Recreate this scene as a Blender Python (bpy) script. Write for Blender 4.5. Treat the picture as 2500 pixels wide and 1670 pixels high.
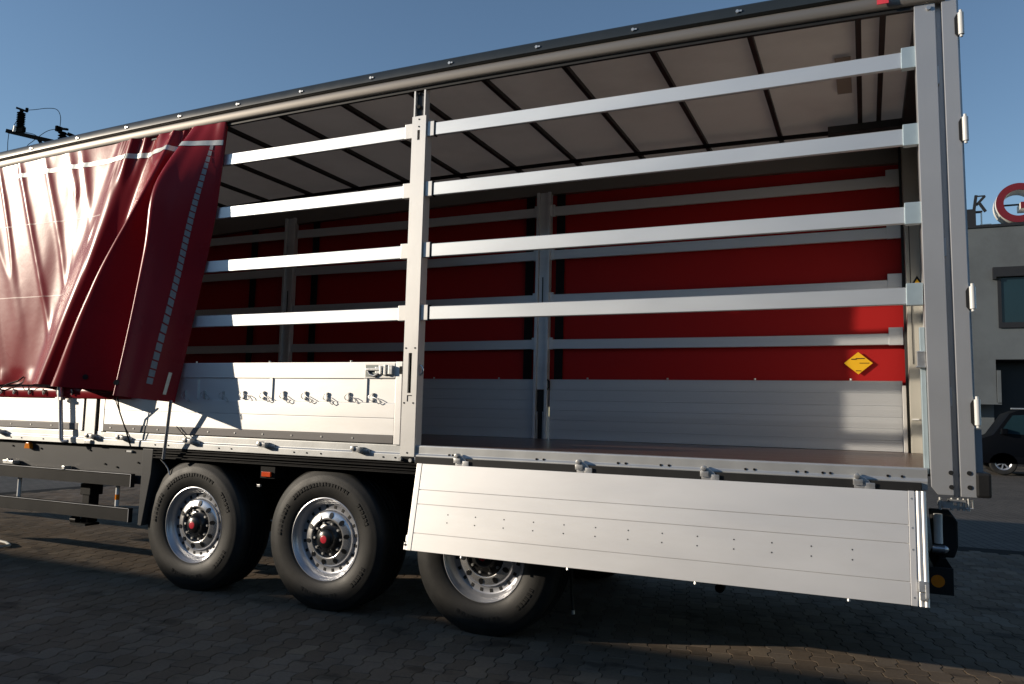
import bpy, bmesh, math, random
from mathutils import Vector, Matrix, noise, Quaternion
R = math.radians
random.seed(7)
scene = bpy.context.scene
for o in list(bpy.data.objects): bpy.data.objects.remove(o)
COL = scene.collection

# ------------------------------------------------------------------ camera
CAM = Vector((2.948, -4.767, 1.469)); YAW, PITCH, ROLL = 0.4256, 0.0919, 0.0247
cd = bpy.data.cameras.new('camera'); co = bpy.data.objects.new('camera', cd); COL.objects.link(co)
cd.sensor_width = 36; cd.lens = 1909.97/2500*36; cd.clip_start = .05; cd.clip_end = 3000
co.matrix_world = Matrix.Translation(CAM) @ Matrix.Rotation(YAW,4,'Z') @ Matrix.Rotation(R(90)+PITCH,4,'X') @ Matrix.Rotation(ROLL,4,'Z')
scene.camera = co
scene.render.resolution_x = 1024; scene.render.resolution_y = 684
# ------------------------------------------------------------------ sky, sun, exposure
SUN = Vector((-1.86, -1.0, 0.25*math.hypot(1.86,1.0))).normalized()
w = bpy.data.worlds.new('World'); scene.world = w; w.use_nodes = True
nt = w.node_tree; bg = nt.nodes['Background']
sky = nt.nodes.new('ShaderNodeTexSky'); sky.sky_type = 'NISHITA'; sky.sun_disc = False
sky.sun_elevation = math.asin(SUN.z); sky.sun_rotation = math.atan2(SUN.x, SUN.y)
sky.air_density = 1.0; sky.dust_density = 0.08; sky.ozone_density = 2.3; sky.altitude = 100
nt.links.new(sky.outputs[0], bg.inputs[0]); bg.inputs[1].default_value = 0.13
sl = bpy.data.lights.new('sun','SUN'); so = bpy.data.objects.new('sun', sl); COL.objects.link(so)
sl.energy = 4.7; sl.angle = R(0.5); sl.color = (1.0,.87,.70)
so.rotation_mode='QUATERNION'; so.rotation_quaternion = (-SUN).to_track_quat('-Z','Y'); so.location=(-20,-12,15)
vs = scene.view_settings; vs.view_transform='Standard'; vs.look='None'; vs.exposure=0.0; vs.gamma=1.0; vs.use_curve_mapping=False
scene.render.engine='CYCLES'
scene.cycles.max_bounces=8; scene.cycles.diffuse_bounces=4; scene.cycles.glossy_bounces=4

# ------------------------------------------------------------------ materials
MATS = {}
def mat(name, col, rough=.5, metal=0., spec=.5, var=.12, vscale=6., rvar=.1, bump=0., bscale=60., coat=0., stretch=(1,1,1), dirt=None, dirtamt=0., trans=0., aniso=None):
    m = bpy.data.materials.new(name); m.use_nodes = True; n = m.node_tree; L = n.links
    b = n.nodes['Principled BSDF']
    b.inputs['Metallic'].default_value = metal; b.inputs['Specular IOR Level'].default_value = spec
    b.inputs['Coat Weight'].default_value = coat; b.inputs['Coat Roughness'].default_value = .12
    tc = n.nodes.new('ShaderNodeTexCoord'); mp = n.nodes.new('ShaderNodeMapping'); mp.inputs['Scale'].default_value = stretch
    L.new(tc.outputs['Object'], mp.inputs[0])
    nz = n.nodes.new('ShaderNodeTexNoise'); nz.inputs['Scale'].default_value = vscale; nz.inputs['Detail'].default_value = 5
    L.new(mp.outputs[0], nz.inputs['Vector'])
    mx = n.nodes.new('ShaderNodeMix'); mx.data_type='RGBA'
    mx.inputs[6].default_value = (*[c*(1-var) for c in col],1); mx.inputs[7].default_value = (*[min(1,c*(1+var)) for c in col],1)
    L.new(nz.outputs['Fac'], mx.inputs[0]); out = mx.outputs[2]
    if dirt:
        n2 = n.nodes.new('ShaderNodeTexNoise'); n2.inputs['Scale'].default_value = vscale*.35; n2.inputs['Detail'].default_value=8; n2.inputs['Roughness'].default_value=.65
        L.new(mp.outputs[0], n2.inputs['Vector'])
        rp = n.nodes.new('ShaderNodeMapRange'); rp.inputs[1].default_value=.45; rp.inputs[2].default_value=.75; rp.inputs[4].default_value=dirtamt
        L.new(n2.outputs['Fac'], rp.inputs[0])
        m2 = n.nodes.new('ShaderNodeMix'); m2.data_type='RGBA'; m2.inputs[7].default_value=(*dirt,1)
        L.new(rp.outputs[0], m2.inputs[0]); L.new(out, m2.inputs[6]); out = m2.outputs[2]
    L.new(out, b.inputs['Base Color'])
    rr = n.nodes.new('ShaderNodeMapRange'); rr.inputs[3].default_value=max(.02,rough-rvar); rr.inputs[4].default_value=min(1,rough+rvar)
    L.new(nz.outputs['Fac'], rr.inputs[0]); L.new(rr.outputs[0], b.inputs['Roughness'])
    if bump:
        nb = n.nodes.new('ShaderNodeTexNoise'); nb.inputs['Scale'].default_value=bscale; nb.inputs['Detail'].default_value=4
        L.new(mp.outputs[0], nb.inputs['Vector'])
        bp = n.nodes.new('ShaderNodeBump'); bp.inputs['Strength'].default_value=bump; bp.inputs['Distance'].default_value=.01
        L.new(nb.outputs['Fac'], bp.inputs['Height']); L.new(bp.outputs[0], b.inputs['Normal'])
    if trans:
        tr = n.nodes.new('ShaderNodeBsdfTranslucent'); L.new(out, tr.inputs['Color'])
        ms = n.nodes.new('ShaderNodeMixShader'); ms.inputs[0].default_value=trans
        L.new(b.outputs[0], ms.inputs[1]); L.new(tr.outputs[0], ms.inputs[2]); L.new(ms.outputs[0], n.nodes['Material Output'].inputs[0])
    MATS[name]=m; return m
ALU   = mat('anodised_aluminium', (.80,.79,.775), .49, .62, .5, .05, 3, .06, .10, 2.2, stretch=(.45,1,1.6), dirt=(.50,.46,.41), dirtamt=.28)
ALUR  = mat('slat_aluminium', (.70,.73,.75), .47, .68, .5, .06, 4, .07, .06, 3, stretch=(.3,1,1), dirt=(.48,.47,.45), dirtamt=.25)
POSTM = mat('post_aluminium', (.66,.65,.63), .48, .55, .5, .04, 4, .05, .02, 30)
GREYP = mat('rear_frame_grey_steel', (.45,.46,.475), .45, .55, .5, .05, 3, .06, .02, 25)
FARALU= mat('mill_finish_aluminium', (.66,.68,.70), .42, .55, .5, .10, 3, .08, .02, 40, stretch=(.06,1,6))
RAVE  = mat('rave_galvanised', (.52,.53,.53), .46, .7, .5, .08, 5, .08, .03, 40)
STRIP = mat('grey_rubber_strip', (.20,.185,.175), .55, 0, .4, .08, 8, .08)
BLACK = mat('black_rubber', (.012,.012,.012), .55, 0, .4, .2, 9, .1)
BLACKS= mat('black_painted_steel', (.009,.009,.0095), .5, 0, .12, .25, 6, .12, .05, 60, dirt=(.03,.026,.022), dirtamt=.35)
DGREY = mat('dark_grey_panel', (.038,.039,.041), .5, .0, .3, .15, 3, .1)
TYRE  = mat('tyre_rubber', (.013,.013,.0125), .55, 0, .32, .25, 9, .10, .10, 160, dirt=(.05,.045,.039), dirtamt=.5)
RIM   = mat('silver_wheel_steel', (.46,.47,.50), .34, .7, .5, .06, 9, .06)
CHROME= mat('polished_wheel_cover', (.80,.79,.78), .24, .85, .5, .05, 9, .05)
HUBM  = mat('black_hub', (.012,.012,.012), .3, 0, .5, .2, 20, .1)
REDC  = mat('red_hub_cap', (.55,.03,.05), .3, 0, .5, .15, 30)
STEEL = mat('zinc_plated_steel', (.58,.58,.57), .38, .8, .5, .18, 40, .12)
TEAL  = mat('bluish_zinc_bracket', (.46,.56,.60), .45, .5, .5, .08, 20, .08)
PVC   = mat('red_pvc_tarpaulin', (.26,.015,.023), .28, 0, .165, .10, 3, .04, .07, 9, dirt=(.20,.030,.035), dirtamt=.35)
PVCIN = mat('red_curtain_inner_face', (.37,.011,.011), .55, 0, .2, .05, 2, .05, .03, 8)
TAPE  = mat('reflective_tape', (.62,.63,.60), .4, .2, .5, .1, 40, .1)
WEB   = mat('grey_webbing', (.27,.28,.30), .6, .1, .4, .25, 60, .1)
GUT   = mat('cant_rail_profile', (.24,.22,.20), .46, .6, .5, .06, 5, .06, stretch=(.2,1,1))
TARPB = mat('dark_roof_tarpaulin', (.022,.028,.032), .38, 0, .5, .1, 8, .08)
ROOF  = mat('grey_white_roof_skin', (.70,.61,.53), .75, 0, .2, .10, 2, .1, .10, 4, dirt=(.40,.31,.25), dirtamt=.45, trans=.09)
BOW   = mat('brown_roof_bow', (.012,.009,.008), .5, .2, .5, .2, 12)
FLOORM= mat('brown_plywood_floor', (.085,.042,.026), .32, 0, .5, .25, 4, .1, .05, 50, stretch=(.3,3,1))
AMBER = mat('amber_lens', (.75,.22,.01), .2, 0, .6, .1, 30)
ORED  = mat('orange_red_reflector', (.70,.08,.015), .25, 0, .6, .1, 30)
WHITE = mat('white_plastic', (.72,.72,.70), .4, 0, .5, .06, 10)
YELL  = mat('yellow_sticker', (.80,.45,.015), .5, 0, .3, .04, 10)
INK   = mat('black_print', (.01,.01,.01), .6, 0, .3, .1, 30)
PINK  = mat('pink_red_strap', (.75,.06,.09), .6, 0, .3, .1, 20)
GLASS = mat('dark_window_glass', (.012,.030,.040), .10, 0, .35, .15, 1.5, .02)
CARP  = mat('black_car_paint_shaded', (.002,.0025,.004), .45, 0, .08, .1, 4, .02)  # shade over the van is put into this near-black, dull paint
PLAST = mat('building_shaded_grey_render', (.115,.130,.142), .9, 0, .1, .10, 1.2, .05, .15, 40, dirt=(.070,.076,.084), dirtamt=.8)  # shade on the wall is mixed into this dark bluish grey
DARKB = mat('anthracite_frame', (.016,.016,.019), .5, 0, .4, .1, 6)
LETT  = mat('maroon_letter_face', (.15,.010,.018), .4, 0, .4, .06, 5)
LSIDE = mat('white_letter_return', (.72,.70,.66), .5, 0, .4, .05, 4)
POLEW = mat('dark_pole_steel', (.004,.005,.006), .9, 0, .0, .2, 8)
CONC  = mat('grey_concrete', (.25,.245,.235), .8, 0, .2, .12, 5)

# paver material: per-piece tint plus stains
def paver_mat():
    m = bpy.data.materials.new('concrete_paver'); m.use_nodes=True; n=m.node_tree; L=n.links; b=n.nodes['Principled BSDF']
    geo=n.nodes.new('ShaderNodeNewGeometry'); oi=n.nodes.new('ShaderNodeObjectInfo')
    add=n.nodes.new('ShaderNodeMath'); add.operation='ADD'; L.new(geo.outputs['Random Per Island'],add.inputs[0]); L.new(oi.outputs['Random'],add.inputs[1])
    fr=n.nodes.new('ShaderNodeMath'); fr.operation='FRACT'; L.new(add.outputs[0],fr.inputs[0])
    rp=n.nodes.new('ShaderNodeValToRGB'); e=rp.color_ramp.elements
    e[0].color=(.140,.106,.077,1); e[1].color=(.215,.168,.122,1)
    k=rp.color_ramp.elements.new(.5); k.color=(.172,.132,.096,1); k=rp.color_ramp.elements.new(.8); k.color=(.180,.147,.116,1)
    L.new(fr.outputs[0],rp.inputs[0])
    nz=n.nodes.new('ShaderNodeTexNoise'); nz.inputs['Scale'].default_value=1.1; nz.inputs['Detail'].default_value=7; nz.inputs['Roughness'].default_value=.6
    L.new(geo.outputs['Position'],nz.inputs['Vector'])
    r2=n.nodes.new('ShaderNodeMapRange'); r2.inputs[1].default_value=.38; r2.inputs[2].default_value=.70; r2.inputs[3].default_value=0; r2.inputs[4].default_value=.55
    L.new(nz.outputs['Fac'],r2.inputs[0])
    mx=n.nodes.new('ShaderNodeMix'); mx.data_type='RGBA'; mx.inputs[7].default_value=(.052,.046,.039,1)
    L.new(r2.outputs[0],mx.inputs[0]); L.new(rp.outputs[0],mx.inputs[6])
    n4=n.nodes.new('ShaderNodeTexNoise'); n4.inputs['Scale'].default_value=2.7; n4.inputs['Detail'].default_value=6; n4.inputs['Roughness'].default_value=.55
    mp4=n.nodes.new('ShaderNodeMapping'); mp4.inputs['Scale'].default_value=(.7,1.3,1); L.new(geo.outputs['Position'],mp4.inputs[0]); L.new(mp4.outputs[0],n4.inputs['Vector'])
    r4=n.nodes.new('ShaderNodeMapRange'); r4.inputs[1].default_value=.58; r4.inputs[2].default_value=.66; r4.inputs[4].default_value=.6; L.new(n4.outputs['Fac'],r4.inputs[0])
    mx4=n.nodes.new('ShaderNodeMix'); mx4.data_type='RGBA'; mx4.inputs[7].default_value=(.034,.027,.022,1); L.new(r4.outputs[0],mx4.inputs[0]); L.new(mx.outputs[2],mx4.inputs[6]); mx=mx4
    ng=n.nodes.new('ShaderNodeTexNoise'); ng.inputs['Scale'].default_value=55; ng.inputs['Detail'].default_value=6; L.new(geo.outputs['Position'],ng.inputs['Vector'])
    r3=n.nodes.new('ShaderNodeMapRange'); r3.inputs[3].default_value=.72; r3.inputs[4].default_value=1.25; L.new(ng.outputs['Fac'],r3.inputs[0])
    m3=n.nodes.new('ShaderNodeMix'); m3.data_type='RGBA'; m3.blend_type='MULTIPLY'; m3.inputs[0].default_value=1
    L.new(mx.outputs[2],m3.inputs[6]); L.new(r3.outputs[0],m3.inputs[7]); L.new(m3.outputs[2],b.inputs['Base Color'])
    b.inputs['Roughness'].default_value=.85; b.inputs['Specular IOR Level'].default_value=.08
    bp=n.nodes.new('ShaderNodeBump'); bp.inputs['Strength'].default_value=.25; bp.inputs['Distance'].default_value=.004
    L.new(ng.outputs['Fac'],bp.inputs['Height']); L.new(bp.outputs[0],b.inputs['Normal'])
    return m
PAVER=paver_mat()
def ground_mat():
    m = bpy.data.materials.new('joint_sand_and_far_paving'); m.use_nodes=True; n=m.node_tree; L=n.links; b=n.nodes['Principled BSDF']
    geo=n.nodes.new('ShaderNodeNewGeometry')
    nz=n.nodes.new('ShaderNodeTexNoise'); nz.inputs['Scale'].default_value=.8; nz.inputs['Detail'].default_value=8
    L.new(geo.outputs['Position'],nz.inputs['Vector'])
    br=n.nodes.new('ShaderNodeTexBrick'); br.inputs['Scale'].default_value=1; br.inputs['Brick Width'].default_value=.2; br.inputs['Row Height'].default_value=.12
    br.inputs['Mortar Size'].default_value=.006; br.inputs['Color1'].default_value=(.085,.075,.064,1); br.inputs['Color2'].default_value=(.11,.096,.082,1); br.inputs['Mortar'].default_value=(.02,.018,.015,1)
    mp=n.nodes.new('ShaderNodeMapping'); mp.inputs['Rotation'].default_value=(0,0,R(78)); L.new(geo.outputs['Position'],mp.inputs[0]); L.new(mp.outputs[0],br.inputs['Vector'])
    mx=n.nodes.new('ShaderNodeMix'); mx.data_type='RGBA'; mx.blend_type='MULTIPLY'; mx.inputs[0].default_value=1
    r=n.nodes.new('ShaderNodeMapRange'); r.inputs[3].default_value=.6; r.inputs[4].default_value=1.3; L.new(nz.outputs['Fac'],r.inputs[0])
    L.new(br.outputs['Color'],mx.inputs[6]); L.new(r.outputs[0],mx.inputs[7]); L.new(mx.outputs[2],b.inputs['Base Color'])
    b.inputs['Roughness'].default_value=.8; b.inputs['Specular IOR Level'].default_value=.2
    return m
GROUND=ground_mat()
SAND=mat('joint_sand',(.018,.016,.014),.9,0,.1,.3,30,.05)

# ------------------------------------------------------------------ mesh helpers
class MB:
    def __init__(s): s.v=[]; s.f=[]
    def add(s, vs, fs):
        o=len(s.v); s.v+= [tuple(v) for v in vs]; s.f+= [tuple(i+o for i in f) for f in fs]; return s
    def box(s, x0,x1,y0,y1,z0,z1):
        return s.add([(x0,y0,z0),(x1,y0,z0),(x1,y1,z0),(x0,y1,z0),(x0,y0,z1),(x1,y0,z1),(x1,y1,z1),(x0,y1,z1)],
          [(3,2,1,0),(4,5,6,7),(0,1,5,4),(1,2,6,5),(2,3,7,6),(3,0,4,7)])
    def obox(s, c, ax, half):     # oriented box: centre, three axes, half sizes
        vs=[]
        for k in (-1,1):
            for i,j in ((-1,-1),(1,-1),(1,1),(-1,1)):
                vs.append(Vector(c)+Vector(ax[0])*half[0]*i+Vector(ax[1])*half[1]*j+Vector(ax[2])*half[2]*k)
        return s.add(vs,[(3,2,1,0),(4,5,6,7),(0,1,5,4),(1,2,6,5),(2,3,7,6),(3,0,4,7)])
    def bar(s, a, b, w, h, up=(0,0,1)):
        a=Vector(a); b=Vector(b); d=(b-a); l=d.length; d.normalize(); u=Vector(up); r=d.cross(u)
        if r.length<1e-4: r=d.cross(Vector((1,0,0)))
        r.normalize(); u=r.cross(d)
        return s.obox((a+b)/2,(d,r,u),(l/2,w/2,h/2))
    def tube(s, pts, r, n=10, cap=True):
        pts=[Vector(p) for p in pts]; rings=[]; vs=[]; fs=[]; prev=None
        for i,p in enumerate(pts):
            d=(pts[min(i+1,len(pts)-1)]-pts[max(i-1,0)]).normalized()
            if prev is None:
                u=d.orthogonal().normalized()
            else: u=(prev-d*prev.dot(d)).normalized()
            prev=u; q=d.cross(u); rr=r[i] if isinstance(r,(list,tuple)) else r
            vs+=[p+u*math.cos(2*math.pi*k/n)*rr+q*math.sin(2*math.pi*k/n)*rr for k in range(n)]
        for i in range(len(pts)-1):
            for k in range(n):
                a=i*n+k; b=i*n+(k+1)%n; fs.append((a,b,b+n,a+n))
        if cap: fs.append(tuple(range(n-1,-1,-1))); fs.append(tuple((len(pts)-1)*n+k for k in range(n)))
        return s.add(vs,fs)
    def cyl(s,a,b,r,n=12): return s.tube([a,b],r,n)
    def prism(s, prof, x0, x1, fn=None, steps=1):   # profile (y,z) counter-clockwise, swept along x
        n=len(prof); vs=[]; fs=[]
        for i in range(steps+1):
            x=x0+(x1-x0)*i/steps; dz=fn(x) if fn else 0
            vs+=[(x,p[0],p[1]+dz) for p in prof]
        for i in range(steps):
            for k in range(n):
                a=i*n+k; b=i*n+(k+1)%n; fs.append((a,a+n,b+n,b))
        fs.append(tuple(range(n))); fs.append(tuple(steps*n+k for k in range(n-1,-1,-1)))
        return s.add(vs,fs)
    def extr(s, poly, y0, y1):      # polygon in (x,z), extruded along y
        n=len(poly); vs=[(p[0],y0,p[1]) for p in poly]+[(p[0],y1,p[1]) for p in poly]
        fs=[tuple(range(n)),tuple(range(2*n-1,n-1,-1))]+[(k,k+n,(k+1)%n+n,(k+1)%n) for k in range(n)]
        return s.add(vs,fs)
    def lathe(s, prof, n=48, close=False):   # profile (y,r) about the y axis
        m=len(prof); vs=[]; fs=[]
        for i in range(n):
            a=2*math.pi*i/n; vs+=[(r*math.cos(a),y,r*math.sin(a)) for y,r in prof]
        for i in range(n):
            j=(i+1)%n
            for k in range(m-1): fs.append((i*m+k,i*m+k+1,j*m+k+1,j*m+k))
        return s.add(vs,fs)
    def mesh(s, name, m, smooth=None, bevel=0):
        me=bpy.data.meshes.new(name); me.from_pydata(s.v,[],s.f); me.update()
        bm=bmesh.new(); bm.from_mesh(me); bmesh.ops.recalc_face_normals(bm,faces=bm.faces)
        if bevel:
            es=[e for e in bm.edges if len(e.link_faces)==2 and e.calc_face_angle(0)>.5]
            bmesh.ops.bevel(bm,geom=es,offset=bevel,segments=2,profile=.6,affect='EDGES',clamp_overlap=True)
        bm.to_mesh(me); bm.free()
        if smooth:
            for p in me.polygons: p.use_smooth=True
            me.set_sharp_from_angle(angle=R(smooth))
        me.materials.append(m); return me
    def build(s, name, m, parent=None, smooth=None, bevel=0, label=None):
        o=bpy.data.objects.new(name, s.mesh(name,m,smooth,bevel)); COL.objects.link(o)
        if parent: attach(o,parent)
        if label: o['label']=label
        return o
WORLD={}
def attach(o,p):
    o.parent=p; o.matrix_parent_inverse=WORLD.get(p.name,Matrix()).inverted()
def empty(name, loc, parent=None):
    o=bpy.data.objects.new(name,None); COL.objects.link(o); o.empty_display_size=.2; o.location=loc
    if parent: attach(o,parent)
    WORLD[o.name]=Matrix.Translation(Vector(loc)); return o
def tag(o,label,cat,group=None,kind=None):
    o['label']=label; o['category']=cat
    if group: o['group']=group
    if kind: o['kind']=kind
    return o
def struct(o,kind='structure'): o['kind']=kind; return o
def inst(o, loc, parent=None, rot=None, scale=None):
    c=o.copy(); COL.objects.link(c)
    if parent: attach(c,parent)
    c.location=loc
    if rot: c.rotation_euler=rot
    return c

# ------------------------------------------------------------------ ground: sheet and interlocking wavy pavers
g=MB(); S=900
g.add([(-S,-S,-.014),(S,-S,-.014),(S,S,-.014),(-S,S,-.014)],[(0,1,2,3)])
ground=struct(g.build('ground',GROUND))
ANG=math.atan(.21); PU=Vector((math.cos(ANG),math.sin(ANG),0)); PV=Vector((-math.sin(ANG),math.cos(ANG),0))
PW,PL=.125,.20
def wave(t): # zigzag with rounded corners, period one paver
    t=t%1.0
    return .016*math.sin(2*math.pi*t)+.004*math.sin(6*math.pi*t)
def paver_mesh(ph):
    k=10; gap=.0024; L=[];Rr=[]
    for i in range(k+1):
        t=i/k; v=-PL/2+gap+(PL-2*gap)*t; wv=wave(v/PL+ph)
        L.append((-PW/2+gap+wv,v)); Rr.append((PW/2-gap+wv,v))
    ring=L+Rr[::-1]
    return ring
RINGS=[paver_mesh(.5),paver_mesh(0.)]
def paver_geo(mb,c,rnd,odd):
    RING=RINGS[odd]
    dz=rnd.uniform(-.0012,.0008); tx=rnd.uniform(-.006,.006); ty=rnd.uniform(-.005,.005)
    n=len(RING); vs=[]
    cu=sum(p[0] for p in RING)/n
    for sc,z in ((1.0,-.03),(1.0,-.003),(.955,0.0)):
        for (u,v) in RING:
            uu=u-(0 if sc==1 else .0022*(1 if u>cu else -1)); vv=v*(1 if sc==1 else .98)
            p=Vector(c)+PU*uu+PV*vv; vs.append((p.x,p.y,z+dz+tx*u+ty*v))
    fs=[]
    for r in range(2):
        for i in range(n):
            a=r*n+i; b=r*n+(i+1)%n; fs.append((a,b,b+n,a+n))
    h=(n)//2
    for i in range(h-1): fs.append((2*n+i,2*n+i+1,2*n+n-2-i,2*n+n-1-i))
    mb.add(vs,fs)
inv=co.matrix_world.inverted(); FX=cd.lens/36
def project(p):
    q=inv@Vector(p)
    if q.z>-.1: return None
    return (q.x/-q.z*FX+.5, q.y/-q.z*FX*1024/684+.5, -q.z)
cells=[]
for iu in range(-75,60):
    for iv in range(-30,75):
        off=.5*PL if iu%2 else 0
        c=PU*(iu*PW)+PV*(iv*PL+off)
        if not(-9.5<c.x<6.5 and -3<c.y<6): continue
        pr=project((c.x,c.y,0))
        if pr is None or not(-.06<pr[0]<1.06 and -.08<pr[1]<.6): continue
        cells.append((pr[2],c.copy(),iu%2))
cells.sort(key=lambda a:a[0])
rnd=random.Random(3)
bed=MB(); bed.add([(-9.9,-3.4,-.008),(6.9,-3.4,-.008),(6.9,6.4,-.008),(-9.9,6.4,-.008)],[(0,1,2,3)])
pavement=struct(bed.build('pavement',SAND))
vis=[c for c in cells if c[1].y<.2 or c[1].x<-2.7][:300]
visset={id(c) for c in vis}
# a few mesh variants shared by the near pavers
protos=[]
for k in range(6):
    m=MB(); paver_geo(m,(0,0,0),rnd,k%2); protos.append(m.mesh('paver',PAVER))
for k,(d,c,odd) in enumerate(vis):
    o=bpy.data.objects.new('paver',protos[(rnd.randrange(3)*2+odd)]); COL.objects.link(o); attach(o,pavement); o.location=(c.x,c.y,0)
m=MB()
for c in cells:
    if id(c) not in visset: paver_geo(m,c[1],rnd,c[2])
rest=m.build('far_pavers',PAVER,pavement); rest['kind']='stuff'

# ------------------------------------------------------------------ the trailer
T=empty('semi_trailer',(-3.2,1.27,0))
tag(T,'curtain side semi trailer with red curtain drawn back and side flap folded down','semi trailer')
XF=-10.1; XR=3.243; W=2.55
cam_=lambda x: -.0035*(x-.6)**2         # slight camber of the roof line
# rear frame lean
def lean(z): return (2.5-z)*.011
# --- floor, raves, chassis
MB().box(XF,XR+.15,.062,2.488,1.19,1.233).build('load_floor',FLOORM,T)
RP=[(.06,1.235),(.014,1.235),(.010,1.228),(.010,1.178),(.0,1.166),(.0,1.118),(.06,1.118)]
rave=MB().prism(RP,XF,XR).build('side_rave',RAVE,T,bevel=.003)
MB().prism([(W-p[0],p[1]) for p in RP[::-1]],XF,XR).build('side_rave',RAVE,T)
bm=MB()
for x in [-4.3,-4.15,-3.85,-2.45,-2.3,-1.75,-1.62,-1.0,-.88,-.75,-.2,-.1]:
    bm.cyl((x,-.004,1.142),(x,.01,1.142),.006,8)
for x in [.33,.36,.98,1.03,1.53,1.58,1.8,1.85,2.3,2.35,2.58,2.63,2.72,2.76,3.05,3.12]:
    bm.cyl((x,.004,1.178+.008*(x-.3)/3),(x,.02,1.178+.008*(x-.3)/3),.007,8)
bm.build('rave_bolts',BLACKS,rave,smooth=40)['kind']='stuff'
for z0,z1,y in ((1.078,1.108,.004),(1.034,1.066,.0)):
    MB().prism([(y+.05,z0),(y,z0),(y,z0+.008),(y+.018,z0+.01),(y+.018,z1-.01),(y,z1-.008),(y,z1),(y+.05,z1)][::-1],-2.47,.5).build('guide_rail',BLACKS,T)
MB().box(.075,XR-.03,-.022,.0,1.108,1.158).build('rubber_seal',BLACK,T,bevel=.004)
for y in (.72,1.74):
    MB().box(XF,XR,y,y+.10,.72,.745).box(XF,XR,y+.04,y+.055,.745,1.12).box(XF,XR,y,y+.10,1.10,1.12).build('chassis_beam',BLACKS,T)
for i in range(21):
    x=-9.7+i*.64
    MB().box(x,x+.06,.07,2.48,1.06,1.115).build('cross_member',BLACKS,T)
# --- clamps on the raves
def clamp(x,z,big,parent):
    e=MB(); s=1.0
    if big:
        e.extr([(x-.045,z-.045),(x+.055,z-.045),(x+.055,z-.03),(x+.03,z+.005),(x-.01,z+.03),(x-.045,z+.03)],-.028,.008)
        e.cyl((x-.03,-.05,z+.028),(x-.03,-.005,z+.028),.016,10); e.box(x-.05,x+.0,-.045,-.02,z-.02,z+.012); e.box(x+.01,x+.06,-.036,-.03,z-.045,z-.005)
    else:
        e.cyl((x-.03,-.06,z+.01),(x-.03,.0,z+.01),.017,10); e.box(x-.035,x+.03,-.05,.008,z-.018,z+.02); e.box(x+.03,x+.085,-.012,.005,z-.02,z+.004)
    return e.build('hinge_clamp',STEEL if big else BLACKS if random.random()<.0 else STEEL,parent,bevel=.003,smooth=40)
for x in (-4.43,-3.19,-2.81,-2.04,-1.27,-.40): clamp(x,1.185,False,rave)
for x in (.444,1.316,2.098,2.927): clamp(x,1.15,True,rave)

# --- roof: skin, bows, cant rails
def strip(y0,y1,z0,z1,x0=XF,x1=XR+.1,n=26):
    return MB().prism([(y0,z0),(y1,z0),(y1,z1),(y0,z1)][::-1],x0,x1,cam_,n)
skin=MB(); nx,ny=40,10; X0,X1=XF,3.44
vs=[];fs=[]
for i in range(nx+1):
    x=X0+(X1-X0)*i/nx
    for j in range(ny+1):
        y=.05+2.45*j/ny; sag=-.012*abs(math.sin(math.pi*(x-.45)/.625))
        vs.append((x,y,3.955+cam_(x)+.02*math.sin(math.pi*j/ny)+sag))
for i in range(nx):
    for j in range(ny):
        a=i*(ny+1)+j; fs.append((a,a+1,a+ny+2,a+ny+1))
skin.add(vs,fs).build('roof_skin',ROOF,T,smooth=60)
prof=[]
for k in range(9):
    a=R(90+20*k-0); prof.append((.0-.028*math.sin(R(22.5*k))-.02, 3.845+.0425-.0425*math.cos(R(180-22.5*k)) ))
prof=[(.03,3.845),(-.012,3.843),(-.026,3.847),(-.032,3.856),(-.036,3.885),(-.037,3.908),(-.033,3.918),(-.022,3.923),(.03,3.925)]
MB().prism(prof[::-1],XF,XR+.14,cam_,30).build('cant_rail',GUT,T,smooth=50)
valance=MB().prism([(.05,3.925),(-.03,3.925),(-.052,3.935),(-.054,3.99),(-.035,4.008),(.05,4.012)][::-1],XF,XR+.14,cam_,30).build('roof_valance',TARPB,T,smooth=50)
MB().prism([(.02,3.822),(-.005,3.822),(-.005,3.842),(.02,3.842)][::-1],XF,XR,cam_,30).build('curtain_track',BLACK,T)
for x in [-4.9,-4.28,-3.635,-3.0,-2.361,-1.715,-1.067,-.407,.266,.941,1.614,2.269,2.93]:
    z=3.962+cam_(x)
    r=MB().cyl((x,-.062,z),(x,-.045,z),.010,10).box(x+.004,x+.026,-.060,-.052,z-.005,z+.005).build('snap_fastener',STEEL,valance,smooth=40)
strip(2.46,2.55,3.70,3.92).build('cant_rail',GUT,T)
strip(2.50,2.56,3.92,4.0).build('roof_valance',TARPB,T)
for i in range(22):
    x=3.075 if i==0 else 2.94-.625*(i-1)
    if x<XF: break
    z=3.90+cam_(x)
    MB().box(x-.017,x+.017,.045,2.46,z-.018,z+.018).build('roof_bow',BOW,T,bevel=.003)
strip(2.03,2.07,3.86,3.885,XF,2.7,26).build('roof_rod',BLACKS,T)
MB().box(2.70,3.25,1.9,2.3,3.80,3.86).build('roof_corner_plate',DGREY,T)
MB().box(2.79,2.89,.75,1.38,3.912,3.918).build('roof_label_plate',mat('beige_plate',(.30,.24,.20),.7),T)
MB().box(3.04,3.10,-.066,-.060,3.835,4.02).build('red_strap_tag',PINK,T)
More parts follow.
